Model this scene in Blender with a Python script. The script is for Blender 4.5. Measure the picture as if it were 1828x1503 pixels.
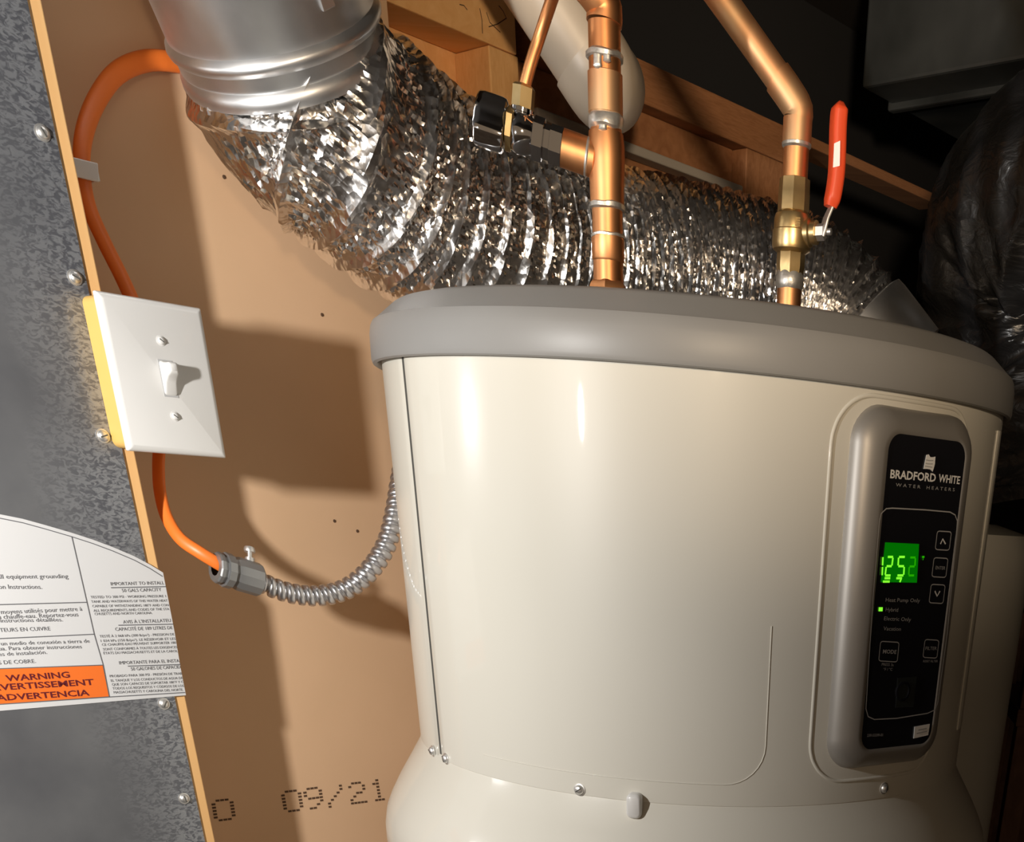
import bpy, bmesh, math, random
import numpy as np
from mathutils import Vector, Matrix, noise

random.seed(7)
for o in list(bpy.data.objects):
    bpy.data.objects.remove(o)
SC = bpy.context.scene
COL = SC.collection

# ------------------------------------------------------------------ camera
EYE = 1.42                                   # eye height above the floor
F_PX, PPX, PPY, RHO, PIT = 1878.3, 1431.3, 1944.1, 0.0782, 0.50916
FW = Vector((0, math.cos(PIT), -math.sin(PIT)))
U0 = Vector((0, math.sin(PIT), math.cos(PIT)))
R0 = Vector((1, 0, 0))
RT = R0 * math.cos(RHO) + U0 * math.sin(RHO)
UP = U0 * math.cos(RHO) - R0 * math.sin(RHO)
CAMP = Vector((0, 0, EYE))
cd = bpy.data.cameras.new('camera')
cam = bpy.data.objects.new('camera', cd)
COL.objects.link(cam)
cam.matrix_world = Matrix(((RT.x, UP.x, -FW.x, 0), (RT.y, UP.y, -FW.y, 0), (RT.z, UP.z, -FW.z, EYE), (0, 0, 0, 1)))
cd.sensor_fit = 'HORIZONTAL'
cd.sensor_width = 36
cd.lens = F_PX / 1828 * 36
cd.shift_x = (914 - PPX) / 1828
cd.shift_y = (PPY - 751.5) / 1828
cd.clip_start = 0.01
SC.camera = cam

# ------------------------------------------------------------------ light
SC.view_settings.view_transform = 'Standard'
SC.view_settings.look = 'None'
SC.view_settings.exposure = 0.0
SC.view_settings.gamma = 1
SC.view_settings.use_curve_mapping = False
w = bpy.data.worlds.new('world')
SC.world = w
w.use_nodes = True
w.node_tree.nodes['Background'].inputs[0].default_value = (1.0, 0.72, 0.47, 1)
w.node_tree.nodes['Background'].inputs[1].default_value = 0.21


def area(name, loc, target, size, power, color, size_y=None, spread=180):
    l = bpy.data.lights.new(name, 'AREA')
    l.shape = 'ELLIPSE' if size_y else 'DISK'
    l.size = size
    if size_y:
        l.size_y = size_y
    l.energy = power
    l.color = color
    l.spread = math.radians(spread)
    o = bpy.data.objects.new(name, l)
    COL.objects.link(o)
    o.location = loc
    o.rotation_euler = (Vector(target) - Vector(loc)).to_track_quat('-Z', 'Y').to_euler()
    return o


area('work_lamp', (-0.655, 0.24, EYE + 0.083), (-1.10, 1.14, EYE + 0.06), 0.045, 11.5, (1.0, 0.975, 0.935), 0.055)
area('framing_fill', (0.14, -0.25, EYE + 0.23), (-0.10, 1.50, EYE + 0.48), 0.10, 1.05, (1.0, 0.78, 0.54), None, 46)  # added fill, no fixture of the room; brightens framing, pipes and wrapped duct

# ------------------------------------------------------------------ pixel / wall frames
AZ = 0.64548
D = Vector((math.sin(AZ), math.cos(AZ), 0))       # along the left wall, away from the camera
M = Vector((-D.y, D.x, 0))                        # into the left wall
Z = Vector((0, 0, 1))


def ray(x, y):
    return RT * (x - PPX) + UP * (PPY - y) + FW * F_PX


def at(x, y, Y):
    r = ray(x, y)
    return CAMP + r * (Y / r.y)


def onm(x, y, k):
    r = ray(x, y)
    return CAMP + r * (k / r.dot(M))


def wp(s, m, z):
    """wall frame: s along the wall, m into the wall, z height above eye level"""
    return CAMP + D * s + M * m + Z * z


def sz(x, y, k):
    v = onm(x, y, k) - CAMP
    return v.dot(D), v.z


HC = Vector((-0.146, 1.188, EYE))                 # heater axis at eye level
HR = 0.285


def hp(r, a, z):
    """heater frame: radius, angle in degrees (0 faces the viewer, + to the right), height above eye"""
    t = math.radians(a)
    return HC + Vector((r * math.sin(t), -r * math.cos(t), z))


# ------------------------------------------------------------------ materials
MATS = {}


def mat(name, col, rough=0.5, metal=0.0, coat=0.0, coat_rough=0.05, spec=0.5, emit=None, estr=0.0):
    m_ = bpy.data.materials.new(name)
    m_.use_nodes = True
    b = m_.node_tree.nodes['Principled BSDF']
    b.inputs['Base Color'].default_value = (*col, 1)
    b.inputs['Roughness'].default_value = rough
    b.inputs['Metallic'].default_value = metal
    b.inputs['Coat Weight'].default_value = coat
    b.inputs['Coat Roughness'].default_value = coat_rough
    b.inputs['Specular IOR Level'].default_value = spec
    if emit:
        b.inputs['Emission Color'].default_value = (*emit, 1)
        b.inputs['Emission Strength'].default_value = estr
    MATS[name] = m_
    return m_


def nodes(m_):
    return m_.node_tree.nodes, m_.node_tree.links, m_.node_tree.nodes['Principled BSDF']


def vary(m_, c1, c2, scale, detail=4, stretch=(1, 1, 1), lo=0.35, hi=0.65, rough=None, bump=0.0, bscale=None, rot=None, dist=0.002):
    """colour noise between two colours, optional roughness range and bump, all in object coordinates"""
    n, l, b = nodes(m_)
    tc = n.new('ShaderNodeTexCoord')
    mp = n.new('ShaderNodeMapping')
    mp.inputs['Scale'].default_value = stretch
    if rot:
        mp.inputs['Rotation'].default_value = rot
    l.new(tc.outputs['Object'], mp.inputs['Vector'])
    nz = n.new('ShaderNodeTexNoise')
    nz.inputs['Scale'].default_value = scale
    nz.inputs['Detail'].default_value = detail
    l.new(mp.outputs[0], nz.inputs['Vector'])
    cr = n.new('ShaderNodeValToRGB')
    cr.color_ramp.elements[0].position = lo
    cr.color_ramp.elements[1].position = hi
    cr.color_ramp.elements[0].color = (*c1, 1)
    cr.color_ramp.elements[1].color = (*c2, 1)
    l.new(nz.outputs['Fac'], cr.inputs[0])
    l.new(cr.outputs[0], b.inputs['Base Color'])
    if rough:
        mr = n.new('ShaderNodeMapRange')
        mr.inputs['To Min'].default_value = rough[0]
        mr.inputs['To Max'].default_value = rough[1]
        l.new(nz.outputs['Fac'], mr.inputs['Value'])
        l.new(mr.outputs[0], b.inputs['Roughness'])
    if bump:
        n2 = n.new('ShaderNodeTexNoise')
        n2.inputs['Scale'].default_value = bscale or scale
        n2.inputs['Detail'].default_value = 6
        l.new(mp.outputs[0], n2.inputs['Vector'])
        bp = n.new('ShaderNodeBump')
        bp.inputs['Strength'].default_value = bump
        bp.inputs['Distance'].default_value = dist
        l.new(n2.outputs['Fac'], bp.inputs['Height'])
        l.new(bp.outputs[0], b.inputs['Normal'])
    return m_


mat('cream', (0.78, 0.735, 0.62), 0.4, coat=0.5, coat_rough=0.03, spec=0.25)
vary(MATS['cream'], (0.70, 0.675, 0.595), (0.72, 0.695, 0.62), 3, bump=0.02, bscale=260, dist=0.0006)
mat('lid_grey', (0.27, 0.265, 0.255), 0.42)
vary(MATS['lid_grey'], (0.27, 0.265, 0.257), (0.29, 0.285, 0.277), 9, bump=0.05, bscale=500, dist=0.0004)
mat('gap_dark', (0.07, 0.068, 0.06), 0.8)
mat('bezel_silver', (0.38, 0.36, 0.335), 0.46, metal=0.5)
mat('black_gloss', (0.012, 0.012, 0.015), 0.18, coat=0.3)
mat('jack_black', (0.018, 0.022, 0.02), 0.45)
mat('print_white', (0.93, 0.93, 0.92), 0.5)
mat('print_grey', (0.46, 0.46, 0.46), 0.5)
mat('digit_green', (0.02, 0.2, 0.01), 0.4, emit=(0.22, 1.0, 0.03), estr=1.15)
mat('window_green', (0.0, 0.05, 0.0), 0.35, emit=(0.0, 1.0, 0.0), estr=0.13)
mat('digit_dim', (0.0, 0.1, 0.0), 0.4, emit=(0.05, 1.0, 0.0), estr=0.36)
mat('copper', (0.72, 0.34, 0.15), 0.3, metal=1.0)
vary(MATS['copper'], (0.58, 0.23, 0.085), (0.84, 0.41, 0.18), 22, stretch=(1, 1, 0.5), rough=(0.36, 0.55))
mat('copper_stained', (0.7, 0.36, 0.17), 0.36, metal=0.9)
vary(MATS['copper_stained'], (0.72, 0.32, 0.14), (0.66, 0.50, 0.29), 16, stretch=(1, 1, 0.6), lo=0.45, hi=0.75, rough=(0.4, 0.6))
mat('solder', (0.66, 0.64, 0.6), 0.38, metal=0.8)
vary(MATS['solder'], (0.5, 0.47, 0.42), (0.78, 0.76, 0.72), 90, bump=0.4, bscale=160, dist=0.001)
mat('brass', (0.66, 0.47, 0.20), 0.34, metal=0.95)
vary(MATS['brass'], (0.58, 0.40, 0.17), (0.72, 0.53, 0.26), 40, bump=0.1, bscale=300, dist=0.0005)
mat('chrome', (0.62, 0.62, 0.63), 0.08, metal=1.0)
mat('steel', (0.80, 0.79, 0.77), 0.42, metal=0.9)
mat('zinc_cast', (0.34, 0.345, 0.35), 0.42, metal=0.75)
mat('conduit_metal', (0.66, 0.66, 0.68), 0.3, metal=0.95)
mat('foil', (0.90, 0.885, 0.87), 0.22, metal=1.0)
mat('galvanised', (0.78, 0.79, 0.80), 0.24, metal=1.0)
vary(MATS['galvanised'], (0.82, 0.83, 0.84), (0.90, 0.91, 0.92), 30, rough=(0.34, 0.44))
mat('drywall_paper', (0.50, 0.32, 0.175), 0.9)
vary(MATS['drywall_paper'], (0.68, 0.45, 0.27), (0.72, 0.48, 0.295), 6, bump=0.05, bscale=350, dist=0.0006)
mat('ink_brown', (0.10, 0.055, 0.03), 0.9)
mat('orange_cable', (0.88, 0.20, 0.028), 0.42)
mat('white_plastic', (0.74, 0.73, 0.71), 0.3, coat=0.2)
mat('yellow_box', (0.80, 0.50, 0.14), 0.55)
mat('label_white', (0.65, 0.65, 0.655), 0.42)
mat('ink_grey', (0.12, 0.12, 0.13), 0.7)
mat('ink_orange', (0.85, 0.17, 0.02), 0.5)
mat('ink_maroon', (0.12, 0.006, 0.012), 0.6)
mat('black_film', (0.016, 0.016, 0.017), 0.3, spec=0.7)
mat('pvc', (0.60, 0.55, 0.48), 0.42)
vary(MATS['pvc'], (0.46, 0.38, 0.29), (0.55, 0.46, 0.36), 8)
mat('red_grip', (0.80, 0.085, 0.025), 0.42)
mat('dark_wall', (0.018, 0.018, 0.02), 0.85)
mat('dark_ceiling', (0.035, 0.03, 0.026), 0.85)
mat('concrete', (0.22, 0.20, 0.18), 0.9)
vary(MATS['concrete'], (0.18, 0.165, 0.15), (0.26, 0.24, 0.22), 4, bump=0.2, bscale=30)
mat('trunk_metal', (0.05, 0.052, 0.05), 0.42, metal=0.7)
vary(MATS['trunk_metal'], (0.06, 0.062, 0.058), (0.16, 0.165, 0.155), 5, rough=(0.3, 0.6), bump=0.15, bscale=14, dist=0.004)
mat('red_paint', (0.6, 0.03, 0.02), 0.5)
mat('plaster', (0.40, 0.36, 0.31), 0.9)


def wood(name, c1, c2, rough=0.7, along=(0.6, 9, 9)):
    m_ = mat(name, c1, rough)
    n, l, b = nodes(m_)
    tc = n.new('ShaderNodeTexCoord')
    mp = n.new('ShaderNodeMapping')
    mp.inputs['Scale'].default_value = along
    l.new(tc.outputs['Generated'], mp.inputs['Vector'])
    nz = n.new('ShaderNodeTexNoise')
    nz.inputs['Scale'].default_value = 2.2
    nz.inputs['Detail'].default_value = 7
    nz.inputs['Distortion'].default_value = 1.2
    l.new(mp.outputs[0], nz.inputs['Vector'])
    cr = n.new('ShaderNodeValToRGB')
    cr.color_ramp.elements[0].position = 0.3
    cr.color_ramp.elements[1].position = 0.72
    cr.color_ramp.elements[0].color = (*c1, 1)
    cr.color_ramp.elements[1].color = (*c2, 1)
    l.new(nz.outputs['Fac'], cr.inputs[0])
    l.new(cr.outputs[0], b.inputs['Base Color'])
    return m_


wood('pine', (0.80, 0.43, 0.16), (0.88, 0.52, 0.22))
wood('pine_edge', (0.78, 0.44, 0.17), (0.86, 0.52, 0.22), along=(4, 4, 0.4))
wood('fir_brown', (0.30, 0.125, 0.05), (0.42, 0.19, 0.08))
wood('shelf_wood', (0.13, 0.06, 0.035), (0.20, 0.10, 0.06))

# dull galvanised sheet; a crackled reflection is painted as a bluish band along its cut edge
sm = mat('sheet_metal', (0.2, 0.2, 0.21), 0.28, metal=0.5)
n, l, b = nodes(sm)
tc = n.new('ShaderNodeTexCoord')
n1 = n.new('ShaderNodeTexNoise')
n1.inputs['Scale'].default_value = 9
n1.inputs['Detail'].default_value = 5
l.new(tc.outputs['Object'], n1.inputs['Vector'])
c1 = n.new('ShaderNodeValToRGB')
c1.color_ramp.elements[0].position = 0.3
c1.color_ramp.elements[1].position = 0.75
c1.color_ramp.elements[0].color = (0.16, 0.165, 0.18, 1)
c1.color_ramp.elements[1].color = (0.29, 0.295, 0.305, 1)
l.new(n1.outputs['Fac'], c1.inputs[0])
mp = n.new('ShaderNodeMapping')
mp.inputs['Scale'].default_value = (0.75, 1, 1.3)
l.new(tc.outputs['Object'], mp.inputs['Vector'])
n2 = n.new('ShaderNodeTexNoise')
n2.inputs['Scale'].default_value = 240
n2.inputs['Detail'].default_value = 3
n2.inputs['Distortion'].default_value = 1.2
l.new(mp.outputs[0], n2.inputs['Vector'])
c2 = n.new('ShaderNodeValToRGB')
c2.color_ramp.elements[0].position = 0.42
c2.color_ramp.elements[1].position = 0.56
c2.color_ramp.elements[0].color = (0.15, 0.155, 0.175, 1)
c2.color_ramp.elements[1].color = (0.32, 0.33, 0.35, 1)
l.new(n2.outputs['Fac'], c2.inputs[0])
sx = n.new('ShaderNodeSeparateXYZ')
l.new(tc.outputs['Object'], sx.inputs[0])
mr = n.new('ShaderNodeMapRange')                 # object x = 0 on the cut edge
mr.inputs['From Min'].default_value = -0.072
mr.inputs['From Max'].default_value = -0.012
ad = n.new('ShaderNodeMath')
ad.operation = 'MULTIPLY_ADD'
ad.inputs[1].default_value = 0.09
l.new(n1.outputs['Fac'], ad.inputs[0])
sb = n.new('ShaderNodeMath')
sb.operation = 'SUBTRACT'
sb.inputs[1].default_value = 0.045
l.new(sx.outputs['X'], ad.inputs[2])
l.new(ad.outputs[0], sb.inputs[0])
l.new(sb.outputs[0], mr.inputs['Value'])
mx = n.new('ShaderNodeMix')
mx.data_type = 'RGBA'
l.new(mr.outputs[0], mx.inputs['Factor'])
l.new(c1.outputs[0], mx.inputs['A'])
l.new(c2.outputs[0], mx.inputs['B'])
l.new(mx.outputs['Result'], b.inputs['Base Color'])
bp = n.new('ShaderNodeBump')
bp.inputs['Strength'].default_value = 0.35
bp.inputs['Distance'].default_value = 0.001
mb = n.new('ShaderNodeMath')
mb.operation = 'MULTIPLY'
l.new(n2.outputs['Fac'], mb.inputs[0])
l.new(mr.outputs[0], mb.inputs[1])
l.new(mb.outputs[0], bp.inputs['Height'])
l.new(bp.outputs[0], b.inputs['Normal'])

# fine crumple on the foil
n, l, b = nodes(MATS['foil'])
tc = n.new('ShaderNodeTexCoord')
vo = n.new('ShaderNodeTexVoronoi')
vo.inputs['Scale'].default_value = 120
n3 = n.new('ShaderNodeTexNoise')
n3.inputs['Scale'].default_value = 60
n3.inputs['Detail'].default_value = 3
l.new(tc.outputs['Object'], vo.inputs['Vector'])
l.new(tc.outputs['Object'], n3.inputs['Vector'])
am = n.new('ShaderNodeMath')
am.operation = 'ADD'
l.new(vo.outputs['Distance'], am.inputs[0])
l.new(n3.outputs['Fac'], am.inputs[1])
bp = n.new('ShaderNodeBump')
bp.inputs['Strength'].default_value = 0.35
bp.inputs['Distance'].default_value = 0.003
l.new(am.outputs[0], bp.inputs['Height'])
l.new(bp.outputs[0], b.inputs['Normal'])

# fine creases in the black film
n, l, b = nodes(MATS['black_film'])
tc = n.new('ShaderNodeTexCoord')
mp = n.new('ShaderNodeMapping')
mp.inputs['Rotation'].default_value = (0.3, 0.8, 0.2)
mp.inputs['Scale'].default_value = (0.25, 1.6, 1.6)
l.new(tc.outputs['Object'], mp.inputs['Vector'])
n3 = n.new('ShaderNodeTexNoise')
n3.inputs['Scale'].default_value = 38
n3.inputs['Detail'].default_value = 4
n3.inputs['Distortion'].default_value = 0.8
l.new(mp.outputs[0], n3.inputs['Vector'])
bp = n.new('ShaderNodeBump')
bp.inputs['Strength'].default_value = 0.5
bp.inputs['Distance'].default_value = 0.006
l.new(n3.outputs['Fac'], bp.inputs['Height'])
l.new(bp.outputs[0], b.inputs['Normal'])


# ------------------------------------------------------------------ object helpers
def finish(o, parent):
    COL.objects.link(o)
    if parent:
        o.parent = parent
        o.matrix_parent_inverse = Matrix.Translation(-parent.location)
    return o


def tag(o, label=None, cat=None, group=None, kind=None):
    if label:
        o['label'] = label
    if cat:
        o['category'] = cat
    if group:
        o['group'] = group
    if kind:
        o['kind'] = kind
    return o


def thing(name, loc, label, cat, group=None):
    o = bpy.data.objects.new(name, None)
    o.empty_display_size = 0.02
    o.location = loc
    COL.objects.link(o)
    return tag(o, label, cat, group)


def mesh_obj(name, verts, faces, material, parent=None, smooth=True, origin=None, sharp=None):
    org = Vector(origin) if origin is not None else sum((Vector(v) for v in verts), Vector()) / max(1, len(verts))
    me = bpy.data.meshes.new(name)
    me.from_pydata([tuple(Vector(v) - org) for v in verts], [], faces)
    bm = bmesh.new()
    bm.from_mesh(me)
    bmesh.ops.remove_doubles(bm, verts=bm.verts, dist=1e-7)
    bmesh.ops.recalc_face_normals(bm, faces=bm.faces)
    bm.to_mesh(me)
    bm.free()
    for mm in (material if isinstance(material, (list, tuple)) else [material]):
        me.materials.append(MATS[mm])
    o = bpy.data.objects.new(name, me)
    o.location = org
    finish(o, parent)
    if smooth:
        for pgon in me.polygons:
            pgon.use_smooth = True
        me.set_sharp_from_angle(angle=math.radians(sharp if sharp else 38))
    return o


def bm_obj(name, bm, material, parent=None, smooth=True, sharp=38):
    bmesh.ops.recalc_face_normals(bm, faces=bm.faces)
    vs = [v.co.copy() for v in bm.verts]
    org = sum(vs, Vector()) / len(vs)
    bmesh.ops.translate(bm, verts=bm.verts, vec=-org)
    me = bpy.data.meshes.new(name)
    bm.to_mesh(me)
    bm.free()
    for mm in (material if isinstance(material, (list, tuple)) else [material]):
        me.materials.append(MATS[mm])
    o = bpy.data.objects.new(name, me)
    o.location = org
    finish(o, parent)
    if smooth:
        for pgon in me.polygons:
            pgon.use_smooth = True
        me.set_sharp_from_angle(angle=math.radians(sharp))
    return o


def box_axes(bm, c, ax, ay, az, hx, hy, hz, bevel=0.0, seg=2):
    vs = []
    for i in (-1, 1):
        for j in (-1, 1):
            for k in (-1, 1):
                vs.append(bm.verts.new(c + ax * (i * hx) + ay * (j * hy) + az * (k * hz)))
    fs = [(0, 1, 3, 2), (4, 6, 7, 5), (0, 4, 5, 1), (2, 3, 7, 6), (0, 2, 6, 4), (1, 5, 7, 3)]
    faces = [bm.faces.new([vs[i] for i in f]) for f in fs]
    if bevel:
        es = list({e for f in faces for e in f.edges})
        bmesh.ops.bevel(bm, geom=es, offset=bevel, segments=seg, affect='EDGES', profile=0.5)


def wall_box(name, s0, s1, m0, m1, z0, z1, material, parent=None, bevel=0.0015):
    bm = bmesh.new()
    box_axes(bm, wp((s0 + s1) / 2, (m0 + m1) / 2, (z0 + z1) / 2), D, M, Z, (s1 - s0) / 2, (m1 - m0) / 2, (z1 - z0) / 2, bevel)
    o = bm_obj(name, bm, material, parent, smooth=False)
    return o


def frame_of(axis, hint=None):
    a = Vector(axis).normalized()
    h = Vector(hint) if hint is not None else (Z if abs(a.z) < 0.9 else Vector((0, -1, 0)))
    u = (h - a * h.dot(a)).normalized()
    return a, u, a.cross(u)


def lathe_geom(prof, base, axis, seg=32, hint=None, ang0=0.0, ang1=2 * math.pi, off=0):
    """profile of (radius, distance along axis)"""
    a, u, v = frame_of(axis, hint)
    full = abs(ang1 - ang0 - 2 * math.pi) < 1e-6
    ns = seg if full else seg + 1
    vs, fs = [], []
    for r, t in prof:
        for i in range(ns):
            th = ang0 + (ang1 - ang0) * i / seg
            vs.append(base + a * t + (u * math.cos(th) + v * math.sin(th)) * r)
    for j in range(len(prof) - 1):
        for i in range(seg):
            i2 = (i + 1) % ns
            fs.append((off + j * ns + i, off + j * ns + i2, off + (j + 1) * ns + i2, off + (j + 1) * ns + i))
    return vs, fs


def lathe(name, prof, base, axis, material, parent=None, seg=32, hint=None, sharp=38):
    vs, fs = lathe_geom(prof, base, axis, seg, hint)
    return mesh_obj(name, vs, fs, material, parent, sharp=sharp)


def spline(pts, n_per):
    """Catmull-Rom through Vectors"""
    P = [pts[0] * 2 - pts[1]] + list(pts) + [pts[-1] * 2 - pts[-2]]
    out = []
    for i in range(1, len(P) - 2):
        for k in range(n_per):
            t = k / n_per
            a, b, c, d = P[i - 1], P[i], P[i + 1], P[i + 2]
            out.append(0.5 * (2 * b + (c - a) * t + (2 * a - 5 * b + 4 * c - d) * t * t + (3 * b - a - 3 * c + d) * t ** 3))
    out.append(pts[-1].copy())
    return out


def resample(path, step):
    L = [0.0]
    for i in range(1, len(path)):
        L.append(L[-1] + (path[i] - path[i - 1]).length)
    n_ = max(2, int(round(L[-1] / step)))
    out = []
    j = 0
    for k in range(n_ + 1):
        t = L[-1] * k / n_
        while j < len(L) - 2 and L[j + 1] < t:
            j += 1
        f = (t - L[j]) / max(1e-9, L[j + 1] - L[j])
        out.append(path[j].lerp(path[j + 1], min(1, max(0, f))))
    return out, L[-1]


def tube_geom(path, rad, seg=16, hint=None, ratio=1.0, caps=True):
    """rad: number or function(distance, angle, point index) -> radius"""
    n_ = len(path)
    tang = [(path[min(i + 1, n_ - 1)] - path[max(i - 1, 0)]).normalized() for i in range(n_)]
    _, u, _ = frame_of(tang[0], hint)
    vs, fs = [], []
    dist = 0.0
    for i in range(n_):
        if i:
            dist += (path[i] - path[i - 1]).length
            u = (u - tang[i] * u.dot(tang[i])).normalized()
        v = tang[i].cross(u)
        for k in range(seg):
            th = 2 * math.pi * k / seg
            r = rad(dist, th, i) if callable(rad) else rad
            vs.append(path[i] + u * (math.cos(th) * r) + v * (math.sin(th) * r * ratio))
    for i in range(n_ - 1):
        for k in range(seg):
            k2 = (k + 1) % seg
            fs.append((i * seg + k, i * seg + k2, (i + 1) * seg + k2, (i + 1) * seg + k))
    if caps:
        fs.append(tuple(range(seg - 1, -1, -1)))
        fs.append(tuple(range((n_ - 1) * seg, n_ * seg)))
    return vs, fs


def tube(name, path, rad, material, parent=None, seg=16, hint=None, ratio=1.0, caps=True, sharp=60):
    vs, fs = tube_geom(path, rad, seg, hint, ratio, caps)
    return mesh_obj(name, vs, fs, material, parent, sharp=sharp)


def screw(name, pos, nrm, r, material, parent, slot=0.6):
    """dome head on a washer; a dark bar paints the shade of its slot"""
    a, u, v = frame_of(nrm)
    vs, fs = lathe_geom([(r * 1.25, -0.0004), (r * 1.25, r * 0.18), (r * 1.0, r * 0.22), (r * 0.95, r * 0.5), (r * 0.7, r * 0.78), (r * 0.3, r * 0.9), (0.00001, r * 0.92)], pos, a, 18)
    ca, sa = math.cos(slot), math.sin(slot)
    du, dv = u * ca + v * sa, v * ca - u * sa
    o = mesh_obj(name, vs, fs, [material, 'gap_dark'], parent)
    bm = bmesh.new()
    bm.from_mesh(o.data)
    n0 = len(bm.faces)
    c = pos + a * (r * 0.78) - o.location
    box_axes(bm, c, du, dv, a, r * 0.68, r * 0.11, r * 0.16)
    bm.faces.ensure_lookup_table()
    for f in bm.faces[n0:]:
        f.material_index = 1
        f.smooth = False
    bm.to_mesh(o.data)
    bm.free()
    return o


def poly_plate(name, pts, nrm, thick, material, parent=None):
    """flat polygon (world points) with thickness away from nrm"""
    n_ = Vector(nrm).normalized()
    k = len(pts)
    vs = list(pts) + [q - n_ * thick for q in pts]
    fs = [tuple(range(k)), tuple(range(2 * k - 1, k - 1, -1))]
    for i in range(k):
        j = (i + 1) % k
        fs.append((i, j, k + j, k + i))
    return mesh_obj(name, vs, fs, material, parent, smooth=False)


def strips(name, lines, plane, width, material, parent, lift=0.0004, nrm=None):
    """thin printed rules: each line a list of pixels on a plane"""
    vs, fs = [], []
    for ln in lines:
        P = [plane(*q) + nrm * lift for q in ln]
        i0 = len(vs)
        for i, q in enumerate(P):
            t = (P[min(i + 1, len(P) - 1)] - P[max(i - 1, 0)]).normalized()
            sdir = nrm.cross(t) * (width / 2)
            vs += [q - sdir, q + sdir]
        for i in range(len(P) - 1):
            a = i0 + 2 * i
            fs.append((a, a + 1, a + 3, a + 2))
    return mesh_obj(name, vs, fs, material, parent, smooth=False)


def text_geom(body, bold=0.0):
    cu = bpy.data.curves.new('t', 'FONT')
    cu.body = body
    cu.size = 1
    cu.resolution_u = 2
    cu.offset = bold
    o = bpy.data.objects.new('t', cu)
    COL.objects.link(o)
    dg = bpy.context.evaluated_depsgraph_get()
    dg.update()
    me = bpy.data.meshes.new_from_object(o.evaluated_get(dg))
    vs = np.array([v.co[:] for v in me.vertices]) if len(me.vertices) else np.zeros((0, 3))
    fs = [tuple(pl.vertices) for pl in me.polygons]
    bpy.data.objects.remove(o)
    bpy.data.curves.remove(cu)
    bpy.data.meshes.remove(me)
    return vs, fs


def lettering(name, items, plane, nrm, material, parent, lift=0.0004):
    """items: (text, pixel of baseline start, pixel of baseline end, cap height in pixels[, bold])"""
    V, Fc = [], []
    for it in items:
        body, p0, p1, h = it[:4]
        g, f = text_geom(body, it[4] if len(it) > 4 else 0.0)
        if not len(g):
            continue
        A, B = plane(*p0), plane(*p1)
        T = plane(p0[0], p0[1] - h)
        xd = (B - A).normalized()
        yd = (T - A)
        yd = (yd - xd * yd.dot(xd))
        hh = yd.length
        yd.normalize()
        x0, x1 = g[:, 0].min(), g[:, 0].max()
        sxx = (B - A).length / (x1 - x0)
        syy = hh / 0.70
        o_ = len(V)
        for q in g:
            V.append(A + xd * ((q[0] - x0) * sxx) + yd * (q[1] * syy) + nrm * lift)
        Fc += [tuple(o_ + i for i in t) for t in f]
    return mesh_obj(name, V, Fc, material, parent, smooth=False)


# ================================================================== the setting
WM = 1.19                                     # face of the drywall
ZF = -EYE                                     # floor level, relative to the eye
ZC = 0.66                                     # ceiling
sA = sz(690, 0, WM)[0]                        # framing starts here, behind the duct
QS = WM / 1.25
sB = 1.36 * QS


def wall_poly(name, outline, m0, m1, material):
    vs = [wp(s_, m0, z_) for s_, z_ in outline] + [wp(s_, m1, z_) for s_, z_ in outline]
    k = len(outline)
    fs = [tuple(range(k)), tuple(range(2 * k - 1, k - 1, -1))] + [(i, (i + 1) % k, k + (i + 1) % k, k + i) for i in range(k)]
    return mesh_obj(name, vs, fs, material, None, smooth=False)


wall = wall_poly('wall_left', [(-1.6, ZF), (sB, ZF), (sB, 0.255), (sA, 0.255), (sA, ZC), (-1.6, ZC)], WM, WM + 0.0125, 'drywall_paper')
tag(wall, kind='structure')
NW = -M                                       # the wall faces this way
onw = lambda x, y: onm(x, y, WM)

# carton-style date code printed on the paper, dot by dot
FONT5 = {'0': ('01110', '10001', '10001', '10001', '10001', '10001', '01110'), '9': ('01110', '10001', '10001', '01111', '00001', '00010', '01100'),
         '/': ('00001', '00001', '00010', '00100', '01000', '10000', '10000'), '2': ('01110', '10001', '00001', '00110', '01000', '10000', '11111'),
         '1': ('00100', '01100', '00100', '00100', '00100', '00100', '01110')}
V, Fc = [], []
for ch, (x0, y0), (x1, y1) in (('0', (386, 1465), (418, 1461)), ('0', (510, 1449), (539, 1445)), ('9', (549, 1444), (576, 1440)), ('/', (589, 1440), (613, 1437)), ('2', (629, 1434), (653, 1431)), ('1', (666, 1429), (690, 1426))):
    A, B = onw(x0, y0), onw(x1, y1)
    xd = (B - A)
    T = onw(x0 - 6, y0 - 35)
    yd = T - A
    for r_, row in enumerate(FONT5[ch]):
        for c_, bit in enumerate(row):
            if bit == '1':
                c = A + xd * (c_ / 4) + yd * ((6 - r_) / 6) + NW * 0.0003
                hx, hy = xd * 0.105, yd * 0.05
                i = len(V)
                V += [c - hx - hy, c + hx - hy, c + hx + hy, c - hx + hy]
                Fc.append((i, i + 1, i + 2, i + 3))
mesh_obj('printed_date', V, Fc, 'ink_brown', wall, smooth=False)

# nail dimples / specks on the paper
for k, (x, y) in enumerate(((400, 316), (638, 948), (597, 930), (575, 562))):
    lathe('wall_nail', [(0.0016, 0), (0.0014, 0.0006), (0.00001, 0.0008)], onw(x, y) , NW, 'ink_brown', wall, 10)

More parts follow.
